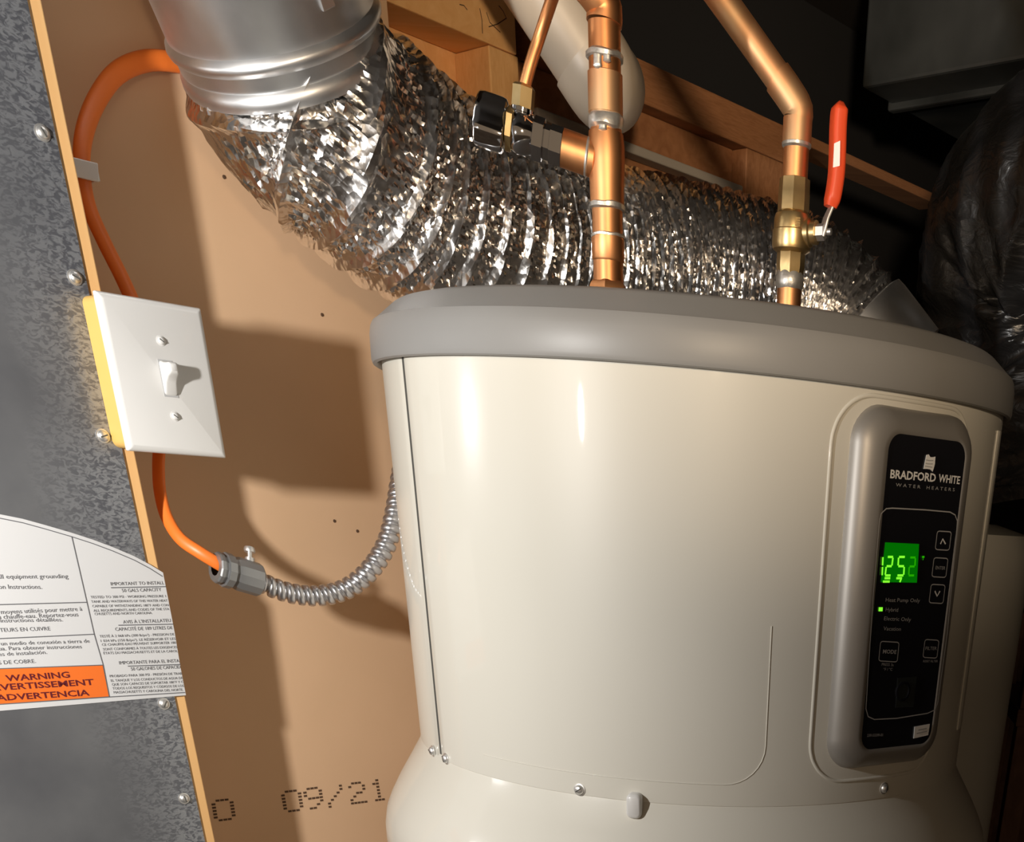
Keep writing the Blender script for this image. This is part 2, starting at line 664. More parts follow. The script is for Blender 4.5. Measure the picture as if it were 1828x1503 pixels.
fl = mesh_obj('floor', [Vector((-3, -3, 0)), Vector((3.5, -3, 0)), Vector((3.5, 4.5, 0)), Vector((-3, 4.5, 0)), Vector((-3, -3, -0.05)), Vector((3.5, -3, -0.05)), Vector((3.5, 4.5, -0.05)), Vector((-3, 4.5, -0.05))],
              [(0, 1, 2, 3), (7, 6, 5, 4), (0, 1, 5, 4), (1, 2, 6, 5), (2, 3, 7, 6), (3, 0, 4, 7)], 'concrete', smooth=False)
tag(fl, kind='structure')
ce = wall_poly('ceiling', [(-1.6, 0), (3.0, 0), (3.0, 0.04), (-1.6, 0.04)], 0, 1, 'dark_ceiling')
# ceiling slab built in the wall frame
bpy.data.objects.remove(ce)
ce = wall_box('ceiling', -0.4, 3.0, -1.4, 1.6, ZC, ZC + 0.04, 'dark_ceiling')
tag(ce, kind='structure')
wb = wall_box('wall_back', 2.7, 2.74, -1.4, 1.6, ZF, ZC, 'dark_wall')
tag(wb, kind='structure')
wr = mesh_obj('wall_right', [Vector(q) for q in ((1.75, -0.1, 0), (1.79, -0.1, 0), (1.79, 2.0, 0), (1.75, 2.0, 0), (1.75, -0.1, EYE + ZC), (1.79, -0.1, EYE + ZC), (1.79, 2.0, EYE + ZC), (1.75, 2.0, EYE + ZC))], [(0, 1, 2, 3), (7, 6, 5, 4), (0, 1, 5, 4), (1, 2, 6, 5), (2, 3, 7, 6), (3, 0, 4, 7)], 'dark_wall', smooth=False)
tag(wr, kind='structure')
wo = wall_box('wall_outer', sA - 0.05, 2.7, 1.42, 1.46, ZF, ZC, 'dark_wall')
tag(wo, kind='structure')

# ------------------------------------------------------------------ exposed framing above the duct
def fwp(s_, m_, z_):
    return wp(s_ * QS, WM + (m_ - 1.25) * QS, z_ * QS)


def fbox(name, s0, s1, m0, m1, z0, z1, material, parent=None, bevel=0.0015):
    return wall_box(name, s0 * QS, s1 * QS, WM + (m0 - 1.25) * QS, WM + (m1 - 1.25) * QS, z0 * QS, z1 * QS, material, parent, bevel)


hz = 0.403                                    # underside of the header
hd = thing('header_beam', fwp(0.9, 1.25, hz), 'pale pine header beam with pencil marks above the silver flexible duct', 'beam')
fbox('timber', sA / QS - 0.12, 0.995, 1.25, 1.25 + 0.062, hz, 0.69, 'pine', hd)
# carpenter's pencil scribbles
strips('pencil_mark', [[(868, 22), (874, 40), (893, 58)], [(872, 48), (888, 43), (903, 33)], [(856, 15), (860, 35), (861, 60)], [(890, 10), (898, 20), (904, 34)], [(820, 8), (828, 10), (834, 18)]], onw, 0.0008, 'ink_brown', hd, 0.0003, NW)
st = thing('trimmer_stud', fwp(0.98, 1.25, 0.1), 'pine trimmer stud standing under the header beam behind the chrome valve', 'stud')
fbox('timber', 0.958, 0.997, 1.25 + 0.0005, 1.25 + 0.062, 0.10, hz - 0.0005, 'pine', st)
bk = thing('backing_board', fwp(0.9, 1.32, 0.3), 'pale brown board at the back of the recess under the header beam', 'board')
fbox('panel', sA / QS - 0.05, 0.9975, 1.313, 1.325, 0.12, hz + 0.15, 'pine', bk)
fbox('red_stripe', 0.88, 0.957, 1.3120, 1.3128, 0.375, 0.379, 'red_paint', bk, 0)
E3 = thing('ceiling_beam', fwp(1.3, 1.25, 0.41), 'brown timber beam running behind both copper pipes', 'beam')
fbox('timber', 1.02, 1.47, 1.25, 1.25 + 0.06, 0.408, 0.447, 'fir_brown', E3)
b4 = thing('wall_sheathing', fwp(1.2, 1.3, 0.3), 'dark brown wooden panel between the timber beam and the duct', 'panel')
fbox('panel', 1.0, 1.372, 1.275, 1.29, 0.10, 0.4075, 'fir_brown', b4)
ws = thing('plaster_strip', fwp(1.2, 1.25, 0.36), 'narrow pale strip running along the dark brown panel below the beam', 'strip')
fbox('strip', 1.02, 1.368, 1.25, 1.274, 0.357, 0.3665, 'plaster', ws)
s4 = thing('corner_stud', fwp(1.4, 1.25, 0.2), 'brown stud left of the brass ball valve below the timber beam', 'stud')
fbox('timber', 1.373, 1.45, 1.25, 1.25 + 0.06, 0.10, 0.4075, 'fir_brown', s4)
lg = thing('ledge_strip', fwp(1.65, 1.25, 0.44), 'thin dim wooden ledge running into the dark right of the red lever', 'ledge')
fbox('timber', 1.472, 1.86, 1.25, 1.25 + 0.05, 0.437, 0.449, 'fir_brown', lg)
for x, y in ((1533, 309), (1605, 334)):
    o = lathe('nail_head', [(0.0045, -0.02), (0.0045, 0.003), (0.00001, 0.005)], onm(x, y, WM + 0.03), NW, 'brass', lg, 12)

# ------------------------------------------------------------------ jacket sheet panel on its wooden post
PM = 1.10                                     # front of the sheet
PS = 0.4415                                   # cut edge of the sheet
onp = lambda x, y: onm(x, y, PM)
pn = thing('sheet_metal_panel', wp(PS, PM, ZF), 'dull grey sheet metal panel screwed to a wooden post at the left', 'panel')
vs = [wp(s_, m_, z_) for s_, m_, z_ in ((-0.6, PM, ZF), (PS, PM, ZF), (PS, PM, ZC), (-0.6, PM, ZC), (-0.6, PM + 0.0015, ZF), (PS, PM + 0.0015, ZF), (PS, PM + 0.0015, ZC), (-0.6, PM + 0.0015, ZC))]
# built about its cut edge and turned into the wall direction, so object x runs along the sheet
RZ = Matrix.Rotation(math.atan2(D.y, D.x), 4, 'Z')
org = wp(PS, PM, 0)
me = bpy.data.meshes.new('sheet')
inv = RZ.inverted()
me.from_pydata([tuple(inv @ (q - org)) for q in vs], [], [(0, 1, 2, 3), (7, 6, 5, 4), (0, 4, 5, 1), (1, 5, 6, 2), (2, 6, 7, 3), (3, 7, 4, 0)])
me.materials.append(MATS['sheet_metal'])
sh = bpy.data.objects.new('sheet', me)
COL.objects.link(sh)
sh.parent = pn
sh.matrix_parent_inverse = Matrix.Translation(-pn.location)
sh.matrix_basis = Matrix.Translation(org) @ RZ
wall_box('post', 0.30, 0.4518, PM + 0.0016, PM + 0.06, ZF, ZC, 'pine_edge', pn, 0.001)
for k, (x, y) in enumerate(((75, 237), (133, 495), (183, 778), (292, 1256), (328, 1425))):
    screw('screw', onp(x, y), NW, 0.0042, 'steel', pn, 0.5 + 0.7 * k)

# warning label stuck across the sheet and the post edge
LM = PM - 0.0006
onl = lambda x, y: onm(x, y, LM)
top = [(-70, 904), (-30, 911), (0, 918), (40, 926), (80, 937), (128, 951), (165, 963), (200, 976), (240, 993), (268, 1008), (291, 1022)]
out = top + [(300, 1068), (312, 1130), (322, 1190), (332, 1241)] + [(0, 1269), (-70, 1275)]
lab = poly_plate('label', [onl(*q) for q in out], NW, 0.0004, 'label_white', pn)
tag(lab, 'white warning label with an arched top edge')
rules = [[(-70, 910)] + [(x, y + 7) for x, y in top[1:-1]] + [(290, 1029)],
         [(128, 958), (140, 1010), (155, 1075), (168, 1132), (184, 1187), (195, 1244)],
         [(-70, 1081), (155, 1075)], [(-70, 1143), (168, 1132)], [(-70, 1262), (0, 1257), (195, 1244), (330, 1236)], [(-70, 1196), (183, 1187)],
         [(198, 1049), (296, 1047)], [(211, 1116), (309, 1114)], [(228, 1189), (322, 1186)]]
strips('printed_rules', rules, onl, 0.0007, 'ink_grey', lab, 0.0003, NW)
poly_plate('orange_field', [onl(*q) + NW * 0.0003 for q in ((-70, 1197), (183, 1188), (194, 1243), (-70, 1261))], NW, 0.0002, 'ink_orange', lab)
lettering('warning_lettering', [('WARNING', (11, 1216), (125, 1209), 11, 0.02), ('AVERTISSEMENT', (-17, 1233), (168, 1222), 11, 0.02), ('ADVERTENCIA', (-6, 1251), (160, 1241), 11, 0.02)], onl, NW, 'ink_maroon', lab, 0.0005)
small = [('all equipment grounding', (-4, 1033), (122, 1032), 8), ('on Instructions.', (-2, 1051), (75, 1051), 8),
         ('moyens utilisés pour mettre à', (2, 1096), (147, 1090), 8), ('u chauffe-eau. Reportez-vous', (-3, 1105), (140, 1100), 8), ('instructions détaillées.', (1, 1111), (112, 1109), 7),
         ('TEURS EN CUIVRE', (0, 1128), (90, 1125), 7), ('un medio de conexión a tierra de', (2, 1152), (160, 1147), 7), ('ua. Para obtener instrucciones', (-2, 1161), (146, 1157), 7),
         ('es de instalación.', (-2, 1171), (84, 1167), 7), ('S DE COBRE.', (-2, 1186), (64, 1183), 7)]
col2 = [('IMPORTANT TO INSTALL', (198, 1045), (293, 1043), 6), ('50 GALS CAPACITY', (218, 1057), (288, 1055), 6),
        ('TESTED TO 300 PSI - WORKING PRESSURE 1', (162, 1068), (296, 1066), 4.5), ('TANK AND WATERWAYS OF THIS WATER HEAT', (163, 1076), (299, 1074), 4.5), ('CAPABLE OF WITHSTANDING 180°F AND CON', (165, 1084), (301, 1082), 4.5),
        ('ALL REQUIREMENTS AND CODES OF THE STA', (167, 1092), (302, 1089), 4.5), ('CHUSETTS AND NORTH CAROLINA.', (169, 1098), (272, 1096), 4.5),
        ("AVIS À L'INSTALLATEU", (220, 1113), (305, 1110), 6), ('CAPACITÉ DE 189 LITRES DE', (206, 1126), (308, 1123), 6),
        ('TESTÉ À 2 068 kPa (300 lb/po²) - PRESSION DE', (178, 1138), (311, 1134), 4.5), ('1 034 kPa (150 lb/po²). LE RÉSERVOIR ET LES', (180, 1146), (313, 1142), 4.5), ('CE CHAUFFE-EAU PEUVENT SUPPORTER 180', (182, 1153), (314, 1149), 4.5),
        ('SONT CONFORMES À TOUTES LES EXIGENCES', (184, 1161), (316, 1157), 4.5), ('ÉTATS DU MASSACHUSETTS ET DE LA CAROL', (185, 1168), (317, 1164), 4.5),
        ('IMPORTANTE PARA EL INSTA', (213, 1186), (320, 1182), 6), ('50 GALONES DE CAPACID', (234, 1197), (322, 1193), 6),
        ('PROBADO PARA 300 PSI - PRESIÓN DE TRAB', (196, 1209), (325, 1204), 4.5), ('EL TANQUE Y LOS CONDUCTOS DE AGUA DE', (198, 1217), (326, 1212), 4.5), ('QUE SON CAPACES DE SOPORTAR 180°F Y C', (200, 1224), (327, 1219), 4.5),
        ('TODOS LOS REQUISITOS Y CÓDIGOS DE LOS', (201, 1231), (328, 1226), 4.5), ('MASSACHUSETTS Y CAROLINA DEL NORTE.', (203, 1238), (327, 1233), 4.5)]
lettering('small_lettering', small + col2, onl, NW, 'ink_grey', lab, 0.0003)

# ------------------------------------------------------------------ light switch
SM_ = 1.066                                   # front of the cover plate
sw = thing('light_switch', wp(0.49, 1.099, 0.05), 'white toggle light switch plate on a yellow box beside the sheet metal panel', 'switch')
c = [sz(*q, SM_) for q in ((172, 520), (362, 548), (405, 818), (230, 805))]
s0, s1 = (c[0][0] + c[3][0]) / 2, (c[1][0] + c[2][0]) / 2
z1, z0 = (c[0][1] + c[1][1]) / 2, (c[2][1] + c[3][1]) / 2
# box body with rounded outline
def rrect(hw, hh, r, k=6):
    pts = []
    for cx, cy, a0 in ((hw - r, hh - r, 0), (-hw + r, hh - r, 90), (-hw + r, -hh + r, 180), (hw - r, -hh + r, 270)):
        for i in range(k + 1):
            a = math.radians(a0 + 90 * i / k)
            pts.append((cx + r * math.cos(a), cy + r * math.sin(a)))
    return pts


def loft(loops, cap0=True, cap1=True):
    vs, fs = [], []
    k = len(loops[0])
    for lp in loops:
        vs += lp
    for j in range(len(loops) - 1):
        for i in range(k):
            i2 = (i + 1) % k
            fs.append((j * k + i, j * k + i2, (j + 1) * k + i2, (j + 1) * k + i))
    if cap0:
        fs.append(tuple(range(k - 1, -1, -1)))
    if cap1:
        fs.append(tuple(range((len(loops) - 1) * k, len(loops) * k)))
    return vs, fs


sc_, zc_ = (s0 + s1) / 2, (z0 + z1) / 2
hw_, hh_ = (s1 - s0) / 2, (z1 - z0) / 2
lp = lambda hw, hh, r, m_: [wp(sc_ + a, m_, zc_ + b_) for a, b_ in rrect(hw, hh, r)]
vs, fs = loft([lp(hw_ - 0.0018, hh_ - 0.0015, 0.006, PM - 0.0003), lp(hw_ - 0.0018, hh_ - 0.0015, 0.006, SM_ + 0.0062)])
mesh_obj('switch_box', vs, fs, 'yellow_box', sw, sharp=50)
vs, fs = loft([lp(hw_, hh_, 0.0012, SM_ + 0.0060), lp(hw_, hh_, 0.0012, SM_ + 0.0035), lp(hw_ - 0.0012, hh_ - 0.0012, 0.0012, SM_ + 0.0012), lp(hw_ - 0.0042, hh_ - 0.0042, 0.001, SM_)])
plate = mesh_obj('cover_plate', vs, fs, 'white_plastic', sw, sharp=50)
onq = lambda x, y: onm(x, y, SM_)
for k, (x, y) in enumerate(((287, 608), (312, 743))):
    screw('plate_screw', onq(x, y), NW, 0.0028, 'white_plastic', plate, 1.0)
ts, tz = sz(300, 676, SM_)
bm = bmesh.new()
box_axes(bm, wp(ts, SM_ - 0.0001, tz), D, M, Z, 0.0056, 0.0003, 0.0128)
bm_obj('toggle_slot', bm, 'print_grey', plate, smooth=False)
# the lever: wide at its root, tilted up and narrowing to a rounded end
def tl(hw, hh, cz, m_):
    return [wp(ts + a, m_, tz + cz + b_) for a, b_ in rrect(hw, hh, min(hw, hh) * 0.35, 3)]
vs, fs = loft([tl(0.0050, 0.0118, 0.0, SM_ - 0.0002), tl(0.0049, 0.0112, 0.0008, SM_ - 0.0020), tl(0.0044, 0.0070, 0.0040, SM_ - 0.0050), tl(0.0041, 0.0048, 0.0062, SM_ - 0.0095), tl(0.0036, 0.0040, 0.0072, SM_ - 0.0130), tl(0.0022, 0.0025, 0.0076, SM_ - 0.0145)])
mesh_obj('toggle', vs, fs, 'white_plastic', plate, sharp=60)

# ------------------------------------------------------------------ orange cables
cpath = [onm(*q) for q in ((352, 116, 1.181), (330, 113, 1.180), (265, 108, 1.176), (210, 130, 1.168), (172, 180, 1.16), (150, 240, 1.153), (146, 300, 1.150), (157, 365, 1.150), (185, 430, 1.150), (215, 490, 1.148), (240, 545, 1.143), (258, 590, 1.137), (268, 640, 1.13))]
pth, _ = resample(spline(cpath, 10), 0.004)
cab = tube('orange_cable', pth, 0.0068, 'orange_cable', None, 14, hint=Z + D, ratio=0.62)
tag(cab, 'orange electric cable looping from the round metal duct down to the switch box', 'cable')
stp = thing('cable_staple', onm(150, 303, 1.15), 'small white cable staple holding the orange cable to the post', 'staple')
q = onm(152, 303, 1.141)
bm = bmesh.new()
box_axes(bm, q, D, (Z * 0.98 + D * 0.15).normalized(), M, 0.0095, 0.0062, 0.0013, 0.0008)
bm_obj('bridge', bm, 'white_plastic', stp, smooth=False)
for sgn in (-1, 1):
    bm = bmesh.new()
    box_axes(bm, q + D * (0.0086 * sgn) + M * 0.012, D, Z, M, 0.0009, 0.0055, 0.013, 0.0003)
    bm_obj('leg', bm, 'white_plastic', stp, smooth=False)

c2path = [onm(*q) for q in ((290, 760, 1.135), (284, 806, 1.133), (283, 840, 1.13), (286, 880, 1.125), (297, 922, 1.115), (321, 961, 1.10), (356, 986, 1.087), (392, 1008, 1.08), (402, 1014, 1.08))]
pth, _ = resample(spline(c2path, 10), 0.004)
c2 = tube('orange_cable', pth, 0.0056, 'orange_cable', None, 14, hint=Vector((1, 0, 0.4)), ratio=0.66)
tag(c2, 'short orange cable hanging from under the switch box into the conduit connector', 'cable')

# ------------------------------------------------------------------ flexible conduit with its connector
con = thing('flexible_conduit', onm(560, 1080, 1.07), 'curved grey ribbed metal conduit joining the orange cable to the water heater', 'conduit')
A, B = onm(384, 1012, 1.08), onm(464, 1036, 1.08)
ax = (B - A).normalized()
L = (B - A).length
prof = [(0.0075, 0), (0.0125, 0), (0.0135, 0.0012), (0.0135, L * 0.10), (0.0122, L * 0.12), (0.0122, L * 0.17), (0.0150, L * 0.18), (0.0150, L * 0.33), (0.0128, L * 0.35), (0.0133, L * 0.40), (0.0145, L * 0.50), (0.0145, L * 0.95), (0.0125, L), (0.009, L)]
cn = lathe('connector', prof, A, ax, 'zinc_cast', con, 12, sharp=20)
tag(cn, 'dark grey cast conduit connector')
_, u, v = frame_of(ax)
pos = A + ax * (L * 0.78)
sd = (u + v * -0.25).normalized()
vs, fs = lathe_geom([(0.0042, 0.010), (0.0042, 0.017), (0.0022, 0.0172), (0.0022, 0.022), (0.0046, 0.0222), (0.0050, 0.024), (0.0042, 0.0265), (0.00001, 0.027)], pos, sd, 14)
mesh_obj('clamp_screw', vs, fs, 'steel', con)
cp = [B - ax * 0.004] + [onm(*q) for q in ((490, 1050, 1.078), (530, 1061, 1.074), (575, 1063, 1.068), (620, 1050, 1.060), (658, 1020, 1.050), (688, 975, 1.048), (704, 920, 1.050), (713, 868, 1.058), (718, 840, 1.064))]
pth, Lc = resample(spline(cp, 14), 0.0006)
PITCH = 0.0086


def conduit_r(dist, th, i):
    f = (dist / PITCH - th / (2 * math.pi)) % 1.0
    # interlocked strip: a round rib then a narrow groove
    return 0.0083 + (0.0012 * math.sin(math.pi * min(1, f / 0.7)) ** 0.45 if f < 0.7 else -0.0022 * math.sin(math.pi * (f - 0.7) / 0.3) ** 0.5)


tube('ribbed_tube', pth, conduit_r, 'conduit_metal', con, 26, sharp=70)

# ================================================================== water heater
ht = thing('water_heater', Vector((HC.x, HC.y, 0)), 'cream heat pump water heater with a grey lid and a black control panel', 'water heater')
ZS = -0.236                                   # lower edge of the shroud
ZL = 0.0775                                   # lower edge of the lid
HB = Vector((HC.x, HC.y, EYE))
prof = [(0.255, ZL + 0.012), (0.283, ZL + 0.010), (0.2875, ZL + 0.001), (0.2895, ZL - 0.001), (0.2915, ZL), (0.2925, ZL + 0.003), (0.2918, ZL + 0.020), (0.2905, 0.1035), (0.2890, 0.1062), (0.2860, 0.1082), (0.2720, 0.1195), (0.2690, 0.1212), (0.2640, 0.1225), (0.20, 0.124), (0.00001, 0.125)]
lathe('lid', prof, HB, Z, 'lid_grey', ht, 160, sharp=24)
lathe('inner_wall', [(0.2836, ZL + 0.010), (0.2836, ZS + 0.002)], HB, Z, 'gap_dark', ht, 96)


def shell(name, a0, a1, r0, r1, zb, zt, material, seg):
    vs, fs = [], []
    prof_ = [(r0, zb), (r1 - 0.0012, zb), (r1, zb + 0.0012), (r1, zt), (r0, zt)]
    rows = []
    n_ = len(prof_)
    for i in range(seg + 1):
        a = a0 + (a1 - a0) * i / seg
        row = []
        for r, z in prof_:
            rr = r
            if r == r1 and i in (0, seg):
                rr = r1 - 0.0012
            row.append(len(vs))
            vs.append(hp(rr, a, z))
        rows.append(row)
    for i in range(seg):
        for j in range(n_):
            j2 = (j + 1) % n_
            fs.append((rows[i][j], rows[i + 1][j], rows[i + 1][j2], rows[i][j2]))
    fs.append(tuple(rows[0]))
    fs.append(tuple(reversed(rows[-1])))
    return mesh_obj(name, vs, fs, material, ht, sharp=32)


shell('front_panel', -49.6, 150, 0.280, HR, ZS, ZL + 0.012, 'cream', 160)
shell('side_panel', 150.4, 310 - 0.20, 0.280, HR - 0.0008, ZS, ZL + 0.012, 'cream', 130)

# shoulder and tank below the shroud
prof = [(0.20, ZS + 0.004), (0.2835, ZS + 0.004), (0.2860, ZS - 0.004), (0.2985, ZS - 0.024), (0.3100, ZS - 0.042), (0.3190, ZS - 0.058), (0.3245, ZS - 0.070), (0.3275, ZS - 0.084), (0.3280, ZS - 0.098), (0.3265, ZS - 0.101), (0.3235, ZS - 0.102)]
lathe('shoulder', prof, HB, Z, 'cream', ht, 160, sharp=40)
lathe('tank', [(0.20, ZS - 0.07), (0.3235, ZS - 0.0995), (0.3255, ZS - 0.106), (0.3255, ZF + 0.06), (0.318, ZF + 0.002), (0.00001, ZF + 0.002)], HB, Z, 'cream', ht, 128)

# screws along the lower edge
for k, (a, z) in enumerate(((-46.9, -0.2325), (-53.6, -0.2322), (-13.2, -0.2305), (44.5, -0.2262))):
    p0, p1 = hp(HR, a, z), hp(HR + 1, a, z)
    screw('screw', p0, p1 - p0, 0.0042, 'steel', ht, 0.4 + 0.9 * k)
# white plastic clip over the joint
a = -3.1
n_ = (hp(1, a, 0) - HC).normalized()
t_ = Z.cross(n_)
outl = rrect(0.0064, 0.0105, 0.0045, 5)
cc = hp(HR, a, -0.2375)
lp2 = lambda k_, d_: [cc + t_ * (x * k_) + Z * (y * k_) + n_ * d_ for x, y in outl]
vs, fs = loft([lp2(1, -0.004), lp2(1, 0.007), lp2(0.93, 0.009), lp2(0.75, 0.0102)])
mesh_obj('clip', vs, fs, 'white_plastic', ht, sharp=45)

# embossed outline on the front panel
em = []
for i in range(24):
    em.append(hp(HR + 0.0001, -34 + i * (12.0 + 34) / 24, -0.2165))
for i in range(9):
    th = math.radians(90 * i / 8)
    em.append(hp(HR + 0.0001, 12.0 + 7 * math.sin(th), -0.2165 + 0.033 * (1 - math.cos(th))))
for i in range(1, 12):
    em.append(hp(HR + 0.0001, 19.0, -0.1835 + 0.0085 * i))
tube('embossed_line', em, 0.0005, 'cream', ht, 8)

# ------------------------------------------------------------------ control panel
CA = math.radians(42)
CN = Vector((math.sin(CA), -math.cos(CA), 0))
CT = Vector((math.cos(CA), math.sin(CA), 0))
CD = 0.2968                                   # distance of the face plane from the axis


def cpt(t, z, n_):
    return HC + CN * n_ + CT * t + Z * z


def onc(x, y):
    r = ray(x, y)
    P0 = HC + CN * CD
    return CAMP + r * ((P0 - CAMP).dot(CN) / r.dot(CN))


tc_, zc2 = 0.0105, -0.0685
FHW, FHH = 0.0430, 0.1175
lp3 = lambda hw, hh, r, n_, dx=0.0: [cpt(tc_ + dx + a, zc2 + b_, n_) for a, b_ in rrect(hw, hh, r, 8)]
loops = [lp3(0.0640, 0.1365, 0.026, 0.266, -0.004), lp3(0.0640, 0.1362, 0.026, 0.282, -0.004), lp3(0.0625, 0.1350, 0.0255, 0.2875, -0.0035), lp3(0.0585, 0.1315, 0.0245, 0.2925, -0.003), lp3(0.0530, 0.1265, 0.022, 0.2955, -0.002), lp3(0.0475, 0.1220, 0.017, 0.2968, -0.001), lp3(0.0440, 0.1185, 0.0125, 0.2970), lp3(FHW, FHH, 0.012, 0.2962)]
vs, fs = loft(loops, cap1=False)
bz = mesh_obj('control_panel', vs, fs, 'bezel_silver', ht, sharp=60)
tag(bz, 'black touch control panel in a silver grey bezel')
vs, fs = loft([lp3(FHW + 0.0004, FHH + 0.0004, 0.012, 0.2900), lp3(FHW + 0.0004, FHH + 0.0004, 0.012, 0.2966)])
mesh_obj('control_face', vs, fs, 'black_gloss', bz, smooth=False)
# sunk surround pressed into the front panel: a bead that follows the drum
bead = []
ring = [Vector((a, b_, 0)) for a, b_ in rrect(0.0775, 0.1440, 0.034, 8)]
ring, _ = resample(ring + [ring[0]], 0.004)
for q in ring[:-1]:
    a, b_ = q.x, q.y
    t = tc_ - 0.006 + a
    aa = math.degrees(CA) + math.degrees(math.asin(t / HR))
    bead.append(hp(HR - 0.0006, aa, zc2 - 0.0030 + b_))
bead.append(bead[0])
bead.append(bead[1])
pth, _ = resample(bead, 0.003)
tube('pressed_surround', pth, 0.0018, 'cream', ht, 10, hint=CN)

# print on the face
strips('outline_print', [
    [(1569, 930), (1572, 917), (1581, 908), (1592, 907), (1650, 910), (1695, 914), (1704, 919), (1708, 930), (1705, 970), (1690, 1130), (1673, 1255), (1668, 1267), (1655, 1273), (1600, 1282), (1560, 1284), (1549, 1279), (1545, 1265), (1549, 1200), (1558, 1060), (1569, 930)]],
    onc, 0.0009, 'print_grey', bz, 0.0006, CN)
lettering('brand_lettering', [('BRADFORD', (1588, 853), (1669, 860), 15, 0.025), ('WHITE', (1674, 860), (1712, 864), 14, 0.02)], onc, CN, 'print_white', bz, 0.0006)
lettering('brand_sub_lettering', [('W A T E R', (1598, 868), (1642, 872), 6), ('H E A T E R S', (1653, 873), (1703, 877), 6)], onc, CN, 'print_grey', bz, 0.0006)
# waving flag emblem
fp = [(1653, 812), (1657, 811), (1660, 816), (1665, 816), (1669, 815), (1668, 828), (1666, 836), (1664, 842), (1660, 838), (1654, 837), (1648, 837), (1650, 826)]
poly_plate('brand_emblem', [onc(*q) + CN * 0.0006 for q in fp], CN, 0.0003, 'print_white', bz)
strips('emblem_lines', [[(1652, 821), (1658, 822), (1665, 822)], [(1651, 827), (1657, 828), (1664, 828)], [(1650, 832), (1657, 833), (1663, 834)]], onc, 0.0006, 'print_grey', bz, 0.0008, CN)


def cornered(cx, cy, w_, h_, lean):
    pts = []
    for a, b_ in rrect(w_ / 2, h_ / 2, 4, 3):
        pts.append((cx + a - lean * b_, cy - b_ * 1.0 + a * 0.06))
    return pts + [pts[0]]


lines = [cornered(1683, 965, 25, 33, -0.12), cornered(1677, 1013, 25, 34, -0.12), cornered(1672, 1060, 25, 33, -0.12), cornered(1586, 1163, 33, 35, -0.1), cornered(1661, 1158, 25, 32, -0.12)]
btn = []
for ln in lines:
    strips('button_outline', [ln], onc, 0.0008, 'print_grey', bz, 0.0006, CN)
strips('up_arrow_print', [[(1678, 971), (1682, 962), (1687, 971)]], onc, 0.0013, 'print_white', bz, 0.0006, CN)
strips('down_arrow_print', [[(1668, 1055), (1672, 1064), (1677, 1055)]], onc, 0.0013, 'print_white', bz, 0.0006, CN)
for it in [('ENTER', (1669, 1016), (1686, 1017), 6), ('Heat Pump Only', (1580, 1074), (1641, 1075), 7), ('Hybrid', (1580, 1091), (1602, 1092), 7), ('Electric Only', (1577, 1107), (1625, 1109), 7), ('Vacation', (1576, 1125), (1607, 1126), 7),
                              ('MODE', (1575, 1166), (1599, 1167), 7, 0.02), ('FILTER', (1651, 1160), (1671, 1160), 6), ('PRESS 3s', (1573, 1188), (1594, 1189), 5), ('°F / °C', (1576, 1197), (1592, 1197), 5), ('RESET FILTER', (1647, 1182), (1673, 1182), 4)]:
    lettering('panel_lettering', [it], onc, CN, 'print_grey', bz, 0.0006)
lettering('part_number_lettering', [('239-53299-01', (1547, 1315), (1575, 1314), 5)], onc, CN, 'print_grey', bz, 0.0006)

# lit display
poly_plate('display_window', [onc(*q) + CN * 0.0005 for q in ((1580, 968), (1640, 971), (1636, 1040), (1572, 1039))], CN, 0.0003, 'window_green', bz)
SEG = {'2': 'abged', '5': 'afgcd', '1': 'ef', 'F': 'a', '7': 'ab'}


def seg_digit(ch, tl_, tr_, bl_, th=0.16):
    """seven-segment strokes as pixel polylines inside a leaning cell"""
    ax_ = (tr_[0] - tl_[0], tr_[1] - tl_[1])
    ay_ = (bl_[0] - tl_[0], bl_[1] - tl_[1])
    P = lambda u_, v_: (tl_[0] + ax_[0] * u_ + ay_[0] * v_, tl_[1] + ax_[1] * u_ + ay_[1] * v_)
    S = {'a': [P(0.08, 0), P(1, 0)], 'b': [P(1, 0.04), P(1, 0.46)], 'c': [P(1, 0.54), P(1, 0.96)], 'd': [P(0, 1), P(0.95, 1)], 'e': [P(0, 0.54), P(0, 0.96)], 'f': [P(0, 0.04), P(0, 0.46)], 'g': [P(0.06, 0.5), P(0.95, 0.5)]}
    return [S[k] for k in SEG[ch]]


strips('display_digits_and_reflection', seg_digit('1', (1575, 993), (1583, 993), (1573.5, 1028)) + seg_digit('2', (1583, 994), (1593, 994), (1579, 1027)) + seg_digit('5', (1603, 994), (1614, 994), (1601, 1027)) + [[(1578, 1032), (1588, 1032)], [(1575, 1038), (1587, 1038)], [(1599, 1032), (1609, 1032)], [(1608, 1032), (1605, 1039)]],  # last four strokes draw the digits' upside-down reflection as glowing lines
       onc, 0.0016, 'digit_green', bz, 0.0008, CN)
strips('display_dim_digit', seg_digit('2', (1623, 995), (1633, 995), (1621, 1027)), onc, 0.0015, 'digit_dim', bz, 0.0008, CN)
strips('degree_mark', [[(1645, 994), (1649, 994)], [(1646, 998), (1647, 998)]], onc, 0.0014, 'digit_dim', bz, 0.0008, CN)
poly_plate('mode_light', [onc(*q) + CN * 0.0006 for q in ((1568.5, 1084), (1575, 1084), (1574.5, 1091), (1568, 1091))], CN, 0.0003, 'digit_green', bz)
